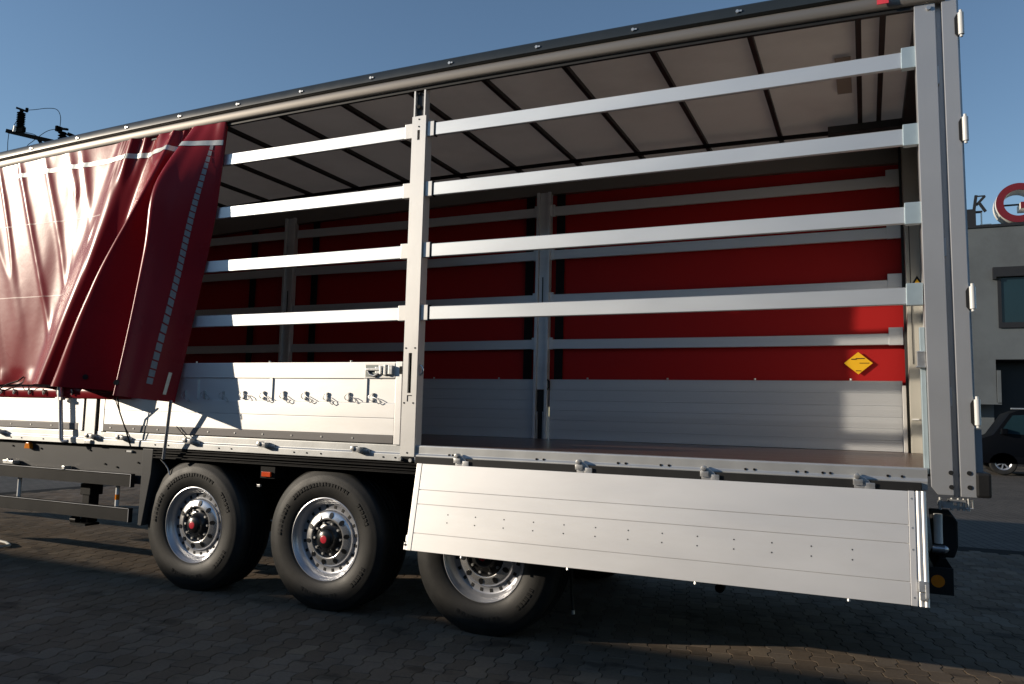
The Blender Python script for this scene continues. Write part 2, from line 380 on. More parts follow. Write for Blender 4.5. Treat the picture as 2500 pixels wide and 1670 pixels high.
# --- headboard, far side curtain and boards
MB().box(XF-.05,XF,.0,W,1.1,3.9).build('headboard',ALU,T)
fc=MB(); vs=[];fs=[]; nx,nz=120,14
for i in range(nx+1):
    x=XF+(XR+.02-XF)*i/nx
    for j in range(nz+1):
        z=1.55+(3.75-1.55)*j/nz
        vs.append((x,2.522+.007*noise.noise((x*.9,z*.6,3.))+.005*noise.noise((x*4,z*.5,8.)),z))
for i in range(nx):
    for j in range(nz):
        a=i*(nz+1)+j; fs.append((a,a+1,a+nz+2,a+nz+1))
fcur=fc.add(vs,fs).build('far_curtain',PVCIN,T,smooth=60,label='red inner face of the far side curtain')
for x in (-5.3,-3.83,-2.9,.165,-.17):
    MB().box(x-.045,x+.045,2.500,2.506,1.6,3.72).build('tension_strap',BLACKS,fcur)
dm=MB(); cx,cz=2.894,1.973; dm.extr([(cx,cz-.095),(cx+.112,cz),(cx,cz+.095),(cx-.112,cz)],2.498,2.502)
dia=dm.build('warning_diamond',YELL,fcur,label='yellow diamond sticker with faint black print')
MB().box(cx-.055,cx-.012,2.4955,2.4975,cz+.030,cz+.038).box(cx-.02,cx+.05,2.4955,2.4975,cz+.036,cz+.043).box(cx+.01,cx+.085,2.4955,2.4975,cz-.002,cz+.003).box(cx-.02,cx+.022,2.4955,2.4975,cz-.068,cz-.062).build('print_line',INK,fcur)

def sideboard_far(x0,x1):
    hts=[1.235,1.33,1.425,1.52,1.615,1.72,1.822]
    b=MB().box(x0,x1,2.475,2.50,1.235,1.822).build('drop_side',FARALU,T)
    for a,c in zip(hts,hts[1:]):
        p=MB()
        n=int((c-a)/.016)
        pr=[(2.474,a+.0004)]
        for k in range(n):
            z=a+.0015+(c-a-.003)*k/n; z2=a+.0015+(c-a-.003)*(k+1)/n
            pr+=[(2.4705,z+.001),(2.4705,z2-.002),(2.4712,z2-.0015)]
        pr+=[(2.474,c-.0004)]
        p.prism(pr,x0+.004,x1-.004).build('board',FARALU,b)
    for k in range(4):
        x=x0+(x1-x0)*(k+.5)/4
        MB().cyl((x,2.475,1.824),(x,2.475,1.84),.01,8).build('pin',STEEL,b,smooth=40)
    return b
sideboard_far(.09,3.226); sideboard_far(-3.14,-.09); sideboard_far(-6.4,-3.32)
# --- slats
RZ=[2.172,2.626,3.075,3.523]; H=.0475
SRND=random.Random(11)
def slat(x0,x1,y0,y1,z,m,name='slat'):
    sg=SRND.uniform(.002,.007); xm=(x0+x1)/2; hl=(x1-x0)/2; e=.004
    pr=[(y0+e,z-H),(y1-e,z-H),(y1,z-H+e),(y1,z+H-e),(y1-e,z+H),(y0+e,z+H),(y0,z+H-e),(y0,z-H+e)]
    return MB().prism(pr[::-1],x0,x1,lambda x:-sg*(1-((x-xm)/hl)**2),14).build(name,m,T,smooth=30)
for z in RZ:
    s=slat(.125,3.165,.018,.044,z,ALUR)
    MB().box(.062,.118,.010,.05,z-H-.004,z+H+.01).build('slat_bracket',POSTM,s,bevel=.003)
    MB().box(.117,.127,.016,.048,z-H-.006,z+H+.012).build('bracket_lip',BLACKS,s)
    MB().box(3.16,3.242,.010,.055,z-H-.006,z+H+.022).build('slat_bracket',TEAL,s,bevel=.003)
    s=slat(-3.15,-.12,.018,.044,z,ALUR)
    MB().box(-.128,-.06,.010,.05,z-H-.004,z+H+.012).build('slat_bracket',POSTM,s,bevel=.003)
    slat(-6.4,-3.3,.018,.044,z,ALUR)
    s=slat(.10,3.16,2.462,2.488,z,FARALU)
    MB().box(3.13,3.24,2.455,2.49,z-H-.004,z+H+.05).build('slat_bracket',FARALU,s,bevel=.003)
    MB().box(.062,.11,2.455,2.49,z-H-.004,z+H+.02).build('slat_bracket',FARALU,s,bevel=.003)
    s=slat(-3.15,-.10,2.462,2.488,z,FARALU)
    MB().box(-.11,-.062,2.455,2.49,z-H-.004,z+H+.02).build('slat_bracket',FARALU,s,bevel=.003)
    slat(-6.4,-3.3,2.462,2.488,z,FARALU)
# --- middle posts
def post_near(x):
    m=MB(); b=.058
    m.box(x-b,x+b,-.006,.014,1.155,1.60).box(x-b,x-.016,-.006,.014,1.60,1.885).box(x+.012,x+b,-.006,.014,1.60,1.885).box(x-b,x+b,-.006,.014,1.885,3.445)
    m.box(x-b,x-.012,-.006,.014,3.445,3.52).box(x+.010,x+b,-.006,.014,3.445,3.52).box(x-b,x+b,-.006,.014,3.52,3.625)
    m.box(x-b,x-b+.012,.0145,.085,1.16,3.62).box(x+b-.012,x+b,.0145,.085,1.16,3.62)
    p=m.build('pillar',POSTM,T)
    MB().box(x-b+.013,x+b-.013,.04,.075,1.17,3.6).build('pillar_core',BLACK,p)
    MB().box(x-.05,x-.038,-.004,.06,3.626,3.86).box(x+.034,x+.046,-.004,.06,3.626,3.86).build('pillar_head_flange',POSTM,p)
    MB().box(x-.036,x+.032,.02,.055,3.5,3.86).build('pillar_head',DGREY,p)
    MB().cyl((x-.012,.0,3.70),(x-.012,.02,3.70),.014,10).cyl((x-.012,0,3.80),(x-.012,.02,3.80),.008,8).build('head_bolt',BLACKS,p,smooth=40)
    bt=MB()
    for dx,z in ((-.04,1.92),(.035,1.92),(-.04,1.53),(.035,1.53),(0,3.60),(0,3.545),(-.0,1.18)): bt.cyl((x+dx,-.009,z),(x+dx,-.004,z),.006,8)
    bt.build('pillar_bolts',BLACKS,p,smooth=40)['kind']='stuff'
    MB().box(x-.016,x-.011,-.0085,-.0062,1.54,1.585).box(x-.016,x+.02,-.0085,-.0062,1.58,1.585).build('key_mark',BLACKS,p)
    MB().box(x-.052,x+.052,-.006,.05,1.112,1.153).build('pillar_foot',BLACKS,p,bevel=.004)
    MB().cyl((x+.035,-.02,1.13),(x+.035,-.004,1.13),.013,10).cyl((x-.045,-.03,1.135),(x-.045,-.004,1.135),.012,10).build('foot_bolt',STEEL,p,smooth=40)
    MB().tube([(x+.06,.03,1.80),(x+.078,.03,1.79),(x+.086,.03,1.765),(x+.078,.03,1.74),(x+.06,.03,1.73)],.008,8).build('pull_ring',CHROME,p,smooth=60)
    return p
post_near(0.0)
x=-3.24
p=MB().box(x-.075,x+.055,-.004,.08,1.15,3.84).build('pillar',POSTM,T,bevel=.004)
MB().box(x-.080,x-.077,.0,.03,1.2,1.85).box(x+.057,x+.060,.0,.03,1.2,1.85).build('pillar_gap',BLACK,p)
MB().box(x-.05,x+.03,-.02,.03,1.122,1.155).build('pillar_foot',STEEL,p,bevel=.004)
def post_far(x):
    m=MB().box(x-.075,x-.045,2.43,2.50,1.235,3.72).box(x+.045,x+.075,2.43,2.50,1.235,3.72).box(x-.043,x+.043,2.455,2.495,1.72,3.72)
    p=m.build('far_pillar',FARALU,T,bevel=.003)
    MB().box(x-.043,x+.043,2.47,2.497,1.235,1.715).build('pillar_recess',BLACK,p)
    MB().box(x-.036,x-.030,2.44,2.47,1.235,1.5).box(x+.030,x+.036,2.44,2.47,1.235,1.5).build('recess_edge',FARALU,p)
    MB().box(x-.006,x+.004,2.450,2.4545,2.45,2.85).build('pillar_slot',BLACK,p)
    MB().tube([(x+.076,2.44,1.82),(x+.092,2.44,1.80),(x+.092,2.44,1.74),(x+.076,2.44,1.72)],.008,8).build('pull_ring',BLACKS,p,smooth=60)
post_far(0.0); post_far(-3.24)
# --- rear frame
def sheared(m):
    m.v=[(v[0]+lean(v[2]),v[1],v[2]) for v in m.v]; return m
m=MB(); m.extr([(XR,3.845),(XR,1.14),(XR+.03,1.10),(XR+.105,1.10),(XR+.105,3.845)],-.008,.012)
m.box(XR,XR+.012,.0125,.09,1.2,3.845)
rp=sheared(m).build('rear_corner_post',GREYP,T,bevel=.003)
sheared(MB().box(XR+.106,XR+.135,.035,.09,1.09,3.86)).build('post_channel',GREYP,rp)
m=MB(); m.extr([(XR+.136,3.88),(XR+.136,1.095),(XR+.21,1.095),(XR+.21,3.88)],-.012,.03)
dr=sheared(m).build('rear_door_edge',GREYP,T,bevel=.003)
sheared(MB().box(XR+.211,XR+.245,.02,.05,1.17,1.45)).build('door_lower_panel',GREYP,dr)
sheared(MB().box(XR+.13,XR+.225,.06,2.49,1.19,3.88)).build('rear_door',FARALU,T)
m=MB()
for dx,z in ((.094,1.218),(.178,1.22),(.094,1.143),(.178,1.146)): m.cyl((XR+dx,-.016,z),(XR+dx,-.0065,z),.012,12)
sheared(m).build('frame_bolts',BLACK,rp,smooth=40)
sheared(MB().cyl((XR+.072,-.02,3.79),(XR+.072,-.006,3.79),.012,12)).build('frame_stud',STEEL,rp,smooth=40)
for z0,z1 in ((3.596,3.735),(2.995,3.143),(2.077,2.212),(1.463,1.613)):
    h=sheared(MB().cyl((XR+.226,-.022,z0+.008),(XR+.226,-.022,z1-.008),.015,12).cyl((XR+.226,-.022,z0-.006),(XR+.226,-.022,z1+.008),.008,8)).build('door_hinge',WHITE,dr,smooth=40)
    sheared(MB().extr([(XR+.195,z0+.02),(XR+.209,z0),(XR+.215,z0),(XR+.215,z1-.012),(XR+.205,z1-.012),(XR+.195,z1-.03)],-.018,-.0125)).build('hinge_shadow',BLACK,dr)  # black plate standing in for the shadow and gap beside the hinge
for z in (3.40,2.43,1.62):
    sheared(MB().box(XR+.106,XR+.113,.0,.035,z-.05,z+.05)).build('catch_plate',POSTM,rp)
# inner jamb between slats and post
j=sheared(MB().box(XR-.028,XR-.002,.05,.095,1.20,2.0)).build('inner_jamb',TEAL,rp,bevel=.004)
sheared(MB().box(XR-.045,XR-.003,.02,.05,1.78,1.86).box(XR-.052,XR-.003,.018,.052,1.775,1.785).box(XR-.045,XR-.003,.018,.052,1.856,1.866)).build('jamb_latch',STEEL,rp,bevel=.003)
# far rear post
fp=sheared(MB().box(XR+.02,XR+.13,2.30,2.49,1.235,3.80)).build('far_corner_post',mat('cream_inner_post',(.50,.48,.42),.45,.3,.5,.06,4),T,bevel=.003)
sheared(MB().box(XR,XR+.017,2.42,2.49,1.235,3.80)).build('post_edge',DGREY,fp)
sheared(MB().box(XR-.03,XR-.003,2.38,2.41,1.235,1.78)).build('post_guide',ALU,fp,bevel=.003)
sheared(MB().box(XR+.05,XR+.056,2.294,2.2985,1.95,3.2)).build('post_seam',DGREY,fp)
sheared(MB().box(XR+.03,XR+.08,2.288,2.299,1.50,1.512)).build('post_catch',WHITE,fp)
tz=2.575; tx=XR+.10
sheared(MB().extr([(tx-.055,tz),(tx+.055,tz),(tx,tz+.095)],2.2945,2.2985)).build('warning_triangle',INK,fp,label='black and yellow warning triangle')
sheared(MB().extr([(tx-.030,tz+.014),(tx+.030,tz+.014),(tx,tz+.066)],2.2915,2.2942)).build('triangle_field',YELL,fp)
# header
MB().box(XR+.0,XR+.2,.05,2.5,3.83,3.90).build('rear_header',DGREY,T)
sheared(MB().box(XR-.1,XR+.14,2.1,2.48,3.80,3.83)).build('header_gusset',DGREY,T)
# bottom latch and buffer
m=MB(); m.box(3.29,3.34,.03,.07,1.04,1.065).box(3.335,3.42,.02,.05,1.062,1.078).extr([(3.31,1.03),(3.42,1.03),(3.42,1.04),(3.36,1.045),(3.34,1.075),(3.325,1.06)],.02,.06)
for x in (3.30,3.355,3.385,3.41,3.432): m.cyl((x,.03,1.02),(x,.03,1.085),.008,8)
m.tube([(3.405,.03,1.07),(3.45,.03,1.075),(3.452,.03,1.035),(3.41,.03,1.03)],.006,8)
m.build('door_bolt_gear',STEEL,T,smooth=40)
b=MB().box(3.462,3.535,-.02,.22,1.095,1.225).build('dock_buffer',BLACK,T,bevel=.014)
# underrun bar and rear lights
u=MB().box(3.20,3.335,.10,2.45,.575,.70).build('underrun_bar',BLACKS,T,bevel=.008)
MB().cyl((3.285,.086,.635),(3.285,.099,.635),.033,20).build('end_reflector',AMBER,u,smooth=40)
MB().box(3.19,3.36,.088,.0985,.565,.708).build('bar_end_cap',BLACK,u,bevel=.003)
MB().extr([(3.26,1.0),(3.36,1.0),(3.40,.94),(3.40,.80),(3.38,.74),(3.28,.74)],.24,.30).build('mud_flap',BLACK,T,bevel=.01)
MB().cyl((3.30,.2,.82),(3.30,.2,.98),.022,14).build('air_tube',WHITE,T,smooth=40)
MB().cyl((3.27,.2,.79),(3.33,.2,.79),.022,14).tube([(3.33,.2,.79),(3.342,.2,.79),(3.35,.2,.79)],[.022,.016,.004],14).build('tube_elbow',RIM,T,smooth=40)
MB().extr([(3.27,.70),(3.30,.75),(3.33,.75),(3.36,.70)],.12,.6).build('bar_bracket',BLACKS,T)

# --- drop sides on the near side
def drop_side(x0,x1,detail):
    root=MB().box(x0,x1,.016,.034,1.235,1.818).build('drop_side',ALU,T)
    MB().box(x0+.06,x1-.055,.0,.0155,1.702,1.822).build('board',ALU,root,bevel=.003)
    MB().box(x0+.06,x1-.055,.010,.0155,1.527,1.700).build('board',ALU,root)
    MB().box(x0+.06,x1-.055,.0,.0155,1.418,1.5245).build('board',ALU,root,bevel=.003)
    MB().box(x0+.06,x1-.055,.0,.0155,1.296,1.4165).build('board',ALU,root,bevel=.003)
    st=MB().box(x0+.06,x1-.055,-.004,.0155,1.238,1.2945).build('rubber_strip',STRIP,root,bevel=.004)
    for xa,xb in ((x0,x0+.058),(x1-.053,x1)):
        MB().box(xa,xb,-.003,.0155,1.232,1.824).build('end_profile',ALU,root,bevel=.003)
    n=int((x1-x0)/.28)
    for k in range(n):
        x=x0+.15+k*.28
        MB().cyl((x,-.008,1.268),(x,-.003,1.268),.007,8).build('rivet',STEEL,st,smooth=40)
    for k in range(4):
        x=x0+(x1-x0)*(k+.4)/4
        MB().cyl((x,.02,1.82),(x,.02,1.836),.008,8).build('pin',STEEL,root,smooth=40)
    return root
D=drop_side(-3.14,-.066,True)
for x in (-2.026,-1.255,-.378): MB().box(x-.016,x+.012,.0005,.0095,1.527,1.7).build('rib',ALU,D)
for x in (-2.75,): MB().box(x-.016,x+.012,.0005,.0095,1.527,1.7).build('rib',ALU,D)
for x in (-2.6,-2.35,-2.15,-1.939,-1.739,-1.526,-1.324,-1.127,-.918,-.716,-.519,-.308):
    z=1.565+random.uniform(-.004,.004); a=random.uniform(-.012,.012)
    k=MB().box(x-.005,x+.005,-.003,.0095,z-.034,z+.034).cyl((x-.003,-.007,z+.024),(x-.003,.0,z+.024),.006,8).cyl((x-.003,-.007,z-.024),(x-.003,.0,z-.024),.006,8)
    k.tube([(x-.018,-.010,z+.02),(x-.03,-.012,z+.008),(x-.028,-.012,z-.01),(x-.015,-.010,z-.022)],.0035,6)
    hk=k.build('lashing_hook',STEEL,D,smooth=40)
    MB().tube([(x+.004,-.008,z+.004),(x+.03,-.014,z-.004+a),(x+.065,-.016,z-.02+a),(x+.075,-.016,z-.036+a),(x+.06,-.014,z-.046+a),(x+.042,-.012,z-.036+a),(x+.02,-.010,z-.012+a)],.0032,6).build('hook_ring',STEEL,hk,smooth=60)
# lock lever
lx0,lx1=-.385,-.128
MB().box(lx0,lx1,-.0035,-.0005,1.706,1.812).build('lock_plate',POSTM,D,bevel=.001)
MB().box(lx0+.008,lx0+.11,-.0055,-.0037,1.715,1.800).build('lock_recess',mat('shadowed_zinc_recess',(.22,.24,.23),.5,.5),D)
k=MB().box(lx0+.02,lx0+.15,-.028,-.006,1.757,1.777).box(lx0+.10,lx0+.235,-.022,-.004,1.735,1.785).box(lx0+.18,lx0+.20,-.032,-.004,1.725,1.80).box(lx0+.215,lx0+.25,-.03,-.004,1.73,1.795).box(lx0+.14,lx0+.16,-.03,-.004,1.73,1.792)
k.build('lock_lever',STEEL,D,bevel=.004)
MB().tube([(lx0+.03,-.012,1.757),(lx0+.05,-.014,1.73),(lx0+.085,-.014,1.718),(lx0+.12,-.012,1.735)],.009,8).build('lever_grip',STEEL,D,smooth=60)
MB().box(-.088,-.068,-.006,-.0032,1.735,1.79).build('side_catch',BLACKS,D)
drop_side(-6.42,-3.345,False)
# --- opened flap
hz,hy=1.118,-.085; bz,by=.548,-.195
ax=Vector((1,0,0)); dn=Vector((0,by-hy,bz-hz)); FL=dn.length; dn.normalize(); nn=ax.cross(dn).normalized()
if nn.y>0: nn=-nn
def fpt(x,s,o): return Vector((x,hy,hz))+dn*s+nn*o
def fbox(x0,x1,s0,s1,o0,o1,mb=None):
    mb=mb or MB(); c=fpt((x0+x1)/2,(s0+s1)/2,(o0+o1)/2)
    return mb.obox(c,(ax,dn,nn),((x1-x0)/2,(s1-s0)/2,(o1-o0)/2))
fx0,fx1=.135,3.228
F=fbox(fx0,fx1,.004,FL-.004,-.028,-.006).build('folded_flap',ALU,T)
bds=[0,.305,.47,.80,1.0]
for a,b2 in zip(bds,bds[1:]):
    fbox(fx0+.043,fx1-.087,a*FL+.0019,b2*FL-.0019,-.005,0).build('board',ALU,F,bevel=.0012)
lt=fbox(fx0,fx0+.040,0,FL,-.03,.003).build('end_profile',ALU,F,bevel=.003)
fbox(fx1-.085,fx1-.055,0,FL,-.03,.002).build('end_profile',ALU,F,bevel=.002)
for c in (fx1-.037,fx1-.013):
    pts=[fpt(c,s,-.008) for s in (0,FL)]
    MB().tube(pts,.013,14).build('edge_bead',ALU,F,smooth=40)
for k in range(13):
    x=.42+k*(2.87-.42)/12
    for fr in (.565,.655):
        MB().cyl(fpt(x,fr*FL,-.001),fpt(x,fr*FL,.0012),.004,8).build('rivet',BLACKS,F)
for x in (.55,1.28,2.05,2.85):
    MB().cyl(fpt(x,FL-.004,-.012),fpt(x,FL+.012,-.012),.009,8).build('pin',STEEL,F,smooth=40)
m=fbox(fx1-.05,fx1-.002,FL-.125,FL-.07,.004,.02); fbox(fx1-.045,fx1-.006,FL-.068,FL-.03,.004,.016,m); fbox(fx1-.02,fx1-.002,FL-.11,FL-.04,.02,.026,m)
m.build('edge_lock',STEEL,F,bevel=.003)
m=fbox(fx0-.02,fx0-.001,FL-.05,FL-.002,-.02,.0); fbox(fx0-.014,fx0-.001,FL-.1,FL-.055,-.02,-.004,m)
m.build('edge_catch',ALU,F,bevel=.003)
MB().cyl(fpt(fx0-.008,FL-.035,0),fpt(fx0-.008,FL-.035,.006),.008,10).build('catch_hole',BLACK,F)
for fr in (.07,.33,.52,.93):
    MB().cyl(fpt(fx1-.07,fr*FL,.0022),fpt(fx1-.07,fr*FL,.004),.005,8).build('screw',STEEL,F)

# ------------------------------------------------------------------ near curtain
def lerp(a,b,t): return a+(b-a)*t
def cr(p0,p1,p2,p3,t): return .5*((2*p1)+(p2-p0)*t+(2*p0-5*p1+4*p2-p3)*t*t+(3*p1-p0-3*p2+p3)*t*t*t)
def V4(l): return [Vector(p) for p in l]
def flat(x): return V4([(x,-.03,3.83+cam_(x)),(x,-.032,3.1),(x,-.034,2.35),(x,-.036,1.62)])
GD=[flat(XF),flat(-8.5),flat(-7),flat(-6),flat(-5.2),flat(-4.6),
 V4([(-3.9,-.03,3.80),(-4.1,-.03,3.0),(-4.25,-.035,2.3),(-4.35,-.04,1.63)]),
 V4([(-3.2,-.022,3.80),(-3.55,-.03,2.95),(-3.80,-.035,2.27),(-4.0,-.05,1.63)]),
 V4([(-2.922,-.05,3.80),(-3.243,-.1,2.871),(-3.46,-.16,2.248),(-3.704,-.2,1.631)]),
 V4([(-2.72,-.012,3.80),(-3.02,-.03,2.86),(-3.24,-.05,2.24),(-3.46,-.05,1.62)]),
 V4([(-2.431,-.05,3.80),(-2.525,-.22,3.27),(-2.90,-.33,2.50),(-3.235,-.40,1.606)]),
 V4([(-2.30,-.012,3.80),(-2.45,-.02,3.2),(-2.55,-.04,2.45),(-2.60,-.06,1.57)]),
 V4([(-2.18,-.05,3.80),(-2.345,-.26,3.28),(-2.382,-.30,2.68),(-2.41,-.47,1.541)]),
 V4([(-2.00,-.035,3.81),(-2.12,-.15,3.2),(-2.21,-.18,2.45),(-2.30,-.28,1.515)]),
 V4([(-1.86,-.03,3.815),(-1.925,-.01,3.12),(-2.08,-.01,2.32),(-2.22,-.05,1.497)]),
 V4([(-1.862,.012,3.81),(-1.945,.014,3.1),(-2.10,.01,2.3),(-2.25,-.01,1.50)])]
for g_ in GD: g_[0].z=3.847+cam_(g_[0].x)
NG=len(GD)
def gpt(i,t):
    P=GD[i]; u=t*3; k=min(2,int(u)); f=u-k
    return cr(P[max(k-1,0)],P[k],P[k+1],P[min(k+2,3)],f)
def cpt(s,t):     # s in guide index units, t 0 top .. 1 bottom
    i=min(NG-2,int(s)); f=s-i
    # sharpen fold crests a little
    p=cr(gpt(max(i-1,0),t),gpt(i,t),gpt(i+1,t),gpt(min(i+2,NG-1),t),f)
    if s>8: p=p.lerp(gpt(i,t).lerp(gpt(i+1,t),f),.8*min(1,s-8)*math.sin(math.pi*f)**1.5)
    x,z=p.x,p.z
    wsheet=max(0,min(1,(7.6-s)/.8)); 
    if wsheet>0:
        a=noise.noise((x*2.6+.9*(z-2.6),z*.55,1.3)); b2=noise.noise((x*5.5-.5*(z-2.6),z*.8,7.7)); c=noise.noise((x*1.1,z*.4,2.2))
        rid=1-abs(noise.noise((x*2.9+1.15*(z-3.8)*(1 if x<-3.6 else .4),z*.33,5.1)))*2
        top=.35+.65*max(0,min(1,(3.85-z)/.25))
        p.y+=-wsheet*top*(.011*a+.006*b2+.012*c+.017*max(0,rid)**3)*.8
        hem=max(0,1-abs(z-1.66)/.12); p.y+=wsheet*.014*hem*math.sin(x*13)
    else:
        p.y+=(.014*noise.noise((s*.8,z*1.1,4.4))+.004*max(0,1-3*abs(noise.noise((s*.9+z*.8,z*.9,2.1)))))*(1 if s<12 else .45 if s<13.9 else 0)
    gather=max(0,min(1,(z-3.35)/.4))*max(0,min(1,(s-7)/.8))*(1 if s<14.2 else 0)
    p.y+=.012*gather*math.sin(s*9+z*2)*(1 if s<11.6 else .15)
    return p
def cnorm(s,t):
    a=cpt(min(s+.02,NG-1.001),t)-cpt(s-.02,t); b2=cpt(s,min(t+.01,1))-cpt(s,max(t-.01,0))
    n=a.cross(b2).normalized(); return n if n.y<0 or abs(n.y)<.2 else -n
ns=[]
for i in range(NG-1):
    k={0:6,1:8,2:14,3:20,4:30,5:34,6:26}.get(i,20)
    ns+=[i+j/k for j in range(k)]
ns.append(NG-1-1e-6); NT=84
m=MB(); vs=[cpt(s,t/NT) for s in ns for t in range(NT+1)]; fs=[]
for i in range(len(ns)-1):
    for t in range(NT):
        a=i*(NT+1)+t; fs.append((a,a+1,a+NT+2,a+NT+1))
cur=m.add(vs,fs).build('side_curtain',PVC,T,smooth=75,label='red tarpaulin side curtain bunched into folds')
# sew-on tapes
def ribbon(s0,s1,zf,wid,n,m,name,off=.004):
    # zf(s) gives height of the ribbon centre
    mb=MB(); vs=[];fs=[]
    for k in range(n+1):
        s=lerp(s0,s1,k/n)
        def tz(z):
            lo,hi=0.,1.
            for _ in range(26):
                md=(lo+hi)/2
                if cpt(s,md).z>z: lo=md
                else: hi=md
            return lo
        for dz in (wid/2,-wid/2):
            t=tz(zf(s)+dz); p=cpt(s,t); nr=cnorm(s,max(.02,t)); vs.append(p+nr*off)
    for k in range(n): fs.append((2*k,2*k+1,2*k+3,2*k+2))
    return mb.add(vs,fs).build(name,m,cur,smooth=60)
ribbon(5.0,8.0,lambda s:3.63+.007*(s-5),.042,120,TAPE,'reflective_tape')
ribbon(8.05,14.0,lambda s:3.65,.042,160,TAPE,'reflective_tape')
for z in (3.14,2.445): ribbon(1.0,7.75,lambda s:z,.010,150,mat('seam_weld_%d'%int(z*10),(.22,.010,.018),.42),'weld_seam',.0015)
# dashes down the end panel
for k in range(34):
    f=k/33; t=.135+.79*f; s=13.42-.34*f; ds=.085+.01*f
    vs=[];
    for (a,b2) in ((-1,-1),(1,-1),(1,1),(-1,1)):
        ss=s+a*ds; tt=t+b2*.0098; vs.append(cpt(ss,tt)+cnorm(ss,tt)*.004)
    MB().add(vs,[(0,1,2,3)]).build('webbing_dash',WEB,cur)
for (s,t) in ((12.10,.955),(10.35,.945)):
    p=cpt(s,t); n=cnorm(s,t)
    MB().tube([p+n*.002,p+n*.008],.022,16).build('eyelet',BLACK,cur,smooth=40)
vs=[cpt(s,t)+cnorm(s,t)*.005 for s,t in ((13.60,.885),(13.70,.885),(13.66,.965),(13.56,.965))]
MB().add(vs,[(0,1,2,3)]).build('metal_tab',STEEL,cur)
# bottom band with loops
bnd=MB().prism([(-.012,1.515),(-.026,1.53),(-.03,1.575),(-.024,1.60),(-.018,1.612),(-.008,1.60)][::-1],XF,-2.75).build('hem_band',PVC,cur,smooth=50,label='red hem band with silver loops')
for x in (-4.83,-4.64,-4.454,-4.265,-4.049,-3.85,-3.662,-3.47):
    MB().cyl((x,-.034,1.566),(x,-.026,1.566),.020,12).build('band_loop',BLACK,cur,smooth=40)
    MB().tube([(x-.012,-.036,1.585),(x+.010,-.042,1.588),(x+.018,-.044,1.57),(x+.012,-.044,1.548),(x+.016,-.04,1.54)],.006,6).build('band_hook',STEEL,cur,smooth=60)
MB().tube([(-4.46,-.05,1.58),(-4.33,-.06,1.63),(-4.18,-.06,1.66),(-4.12,-.05,1.70)],.007,6).build('hem_rope',BLACK,cur,smooth=60)
MB().tube([(-4.14,-.05,1.63),(-4.09,-.05,1.58),(-4.05,-.05,1.575),(-3.98,-.05,1.62)],.004,6).build('hem_rope',BLACK,cur,smooth=60)
# tension tubes and straps below
a=MB().cyl((-3.60,-.05,1.575),(-3.542,-.05,1.15),.018,14).tube([(-3.542,-.05,1.15),(-3.52,-.045,1.13),(-3.48,-.03,1.135)],.014,10).build('tension_tube',RIM,cur,smooth=40)
MB().cyl((-3.605,-.05,1.62),(-3.59,-.05,1.50),.028,14).box(-3.63,-3.555,-.075,-.03,1.495,1.52).build('tube_collar',STEEL,cur,smooth=40)
MB().cyl((-2.15,-.14,1.51),(-2.29,-.05,1.035),.013,12).build('tension_tube',RIM,cur,smooth=40)
MB().tube([(-2.74,-.16,1.53),(-2.77,-.1,1.40),(-2.73,-.06,1.25),(-2.69,-.03,1.10)],.006,6).tube([(-2.80,-.14,1.53),(-2.72,-.08,1.28),(-2.69,-.05,1.2)],.004,6).build('hanging_strap',BLACKS,cur,smooth=60)
MB().tube([(-2.2,-.02,1.30),(-2.12,-.02,1.24),(-2.05,-.03,1.20)],.004,6).build('hanging_strap',BLACKS,cur,smooth=60)

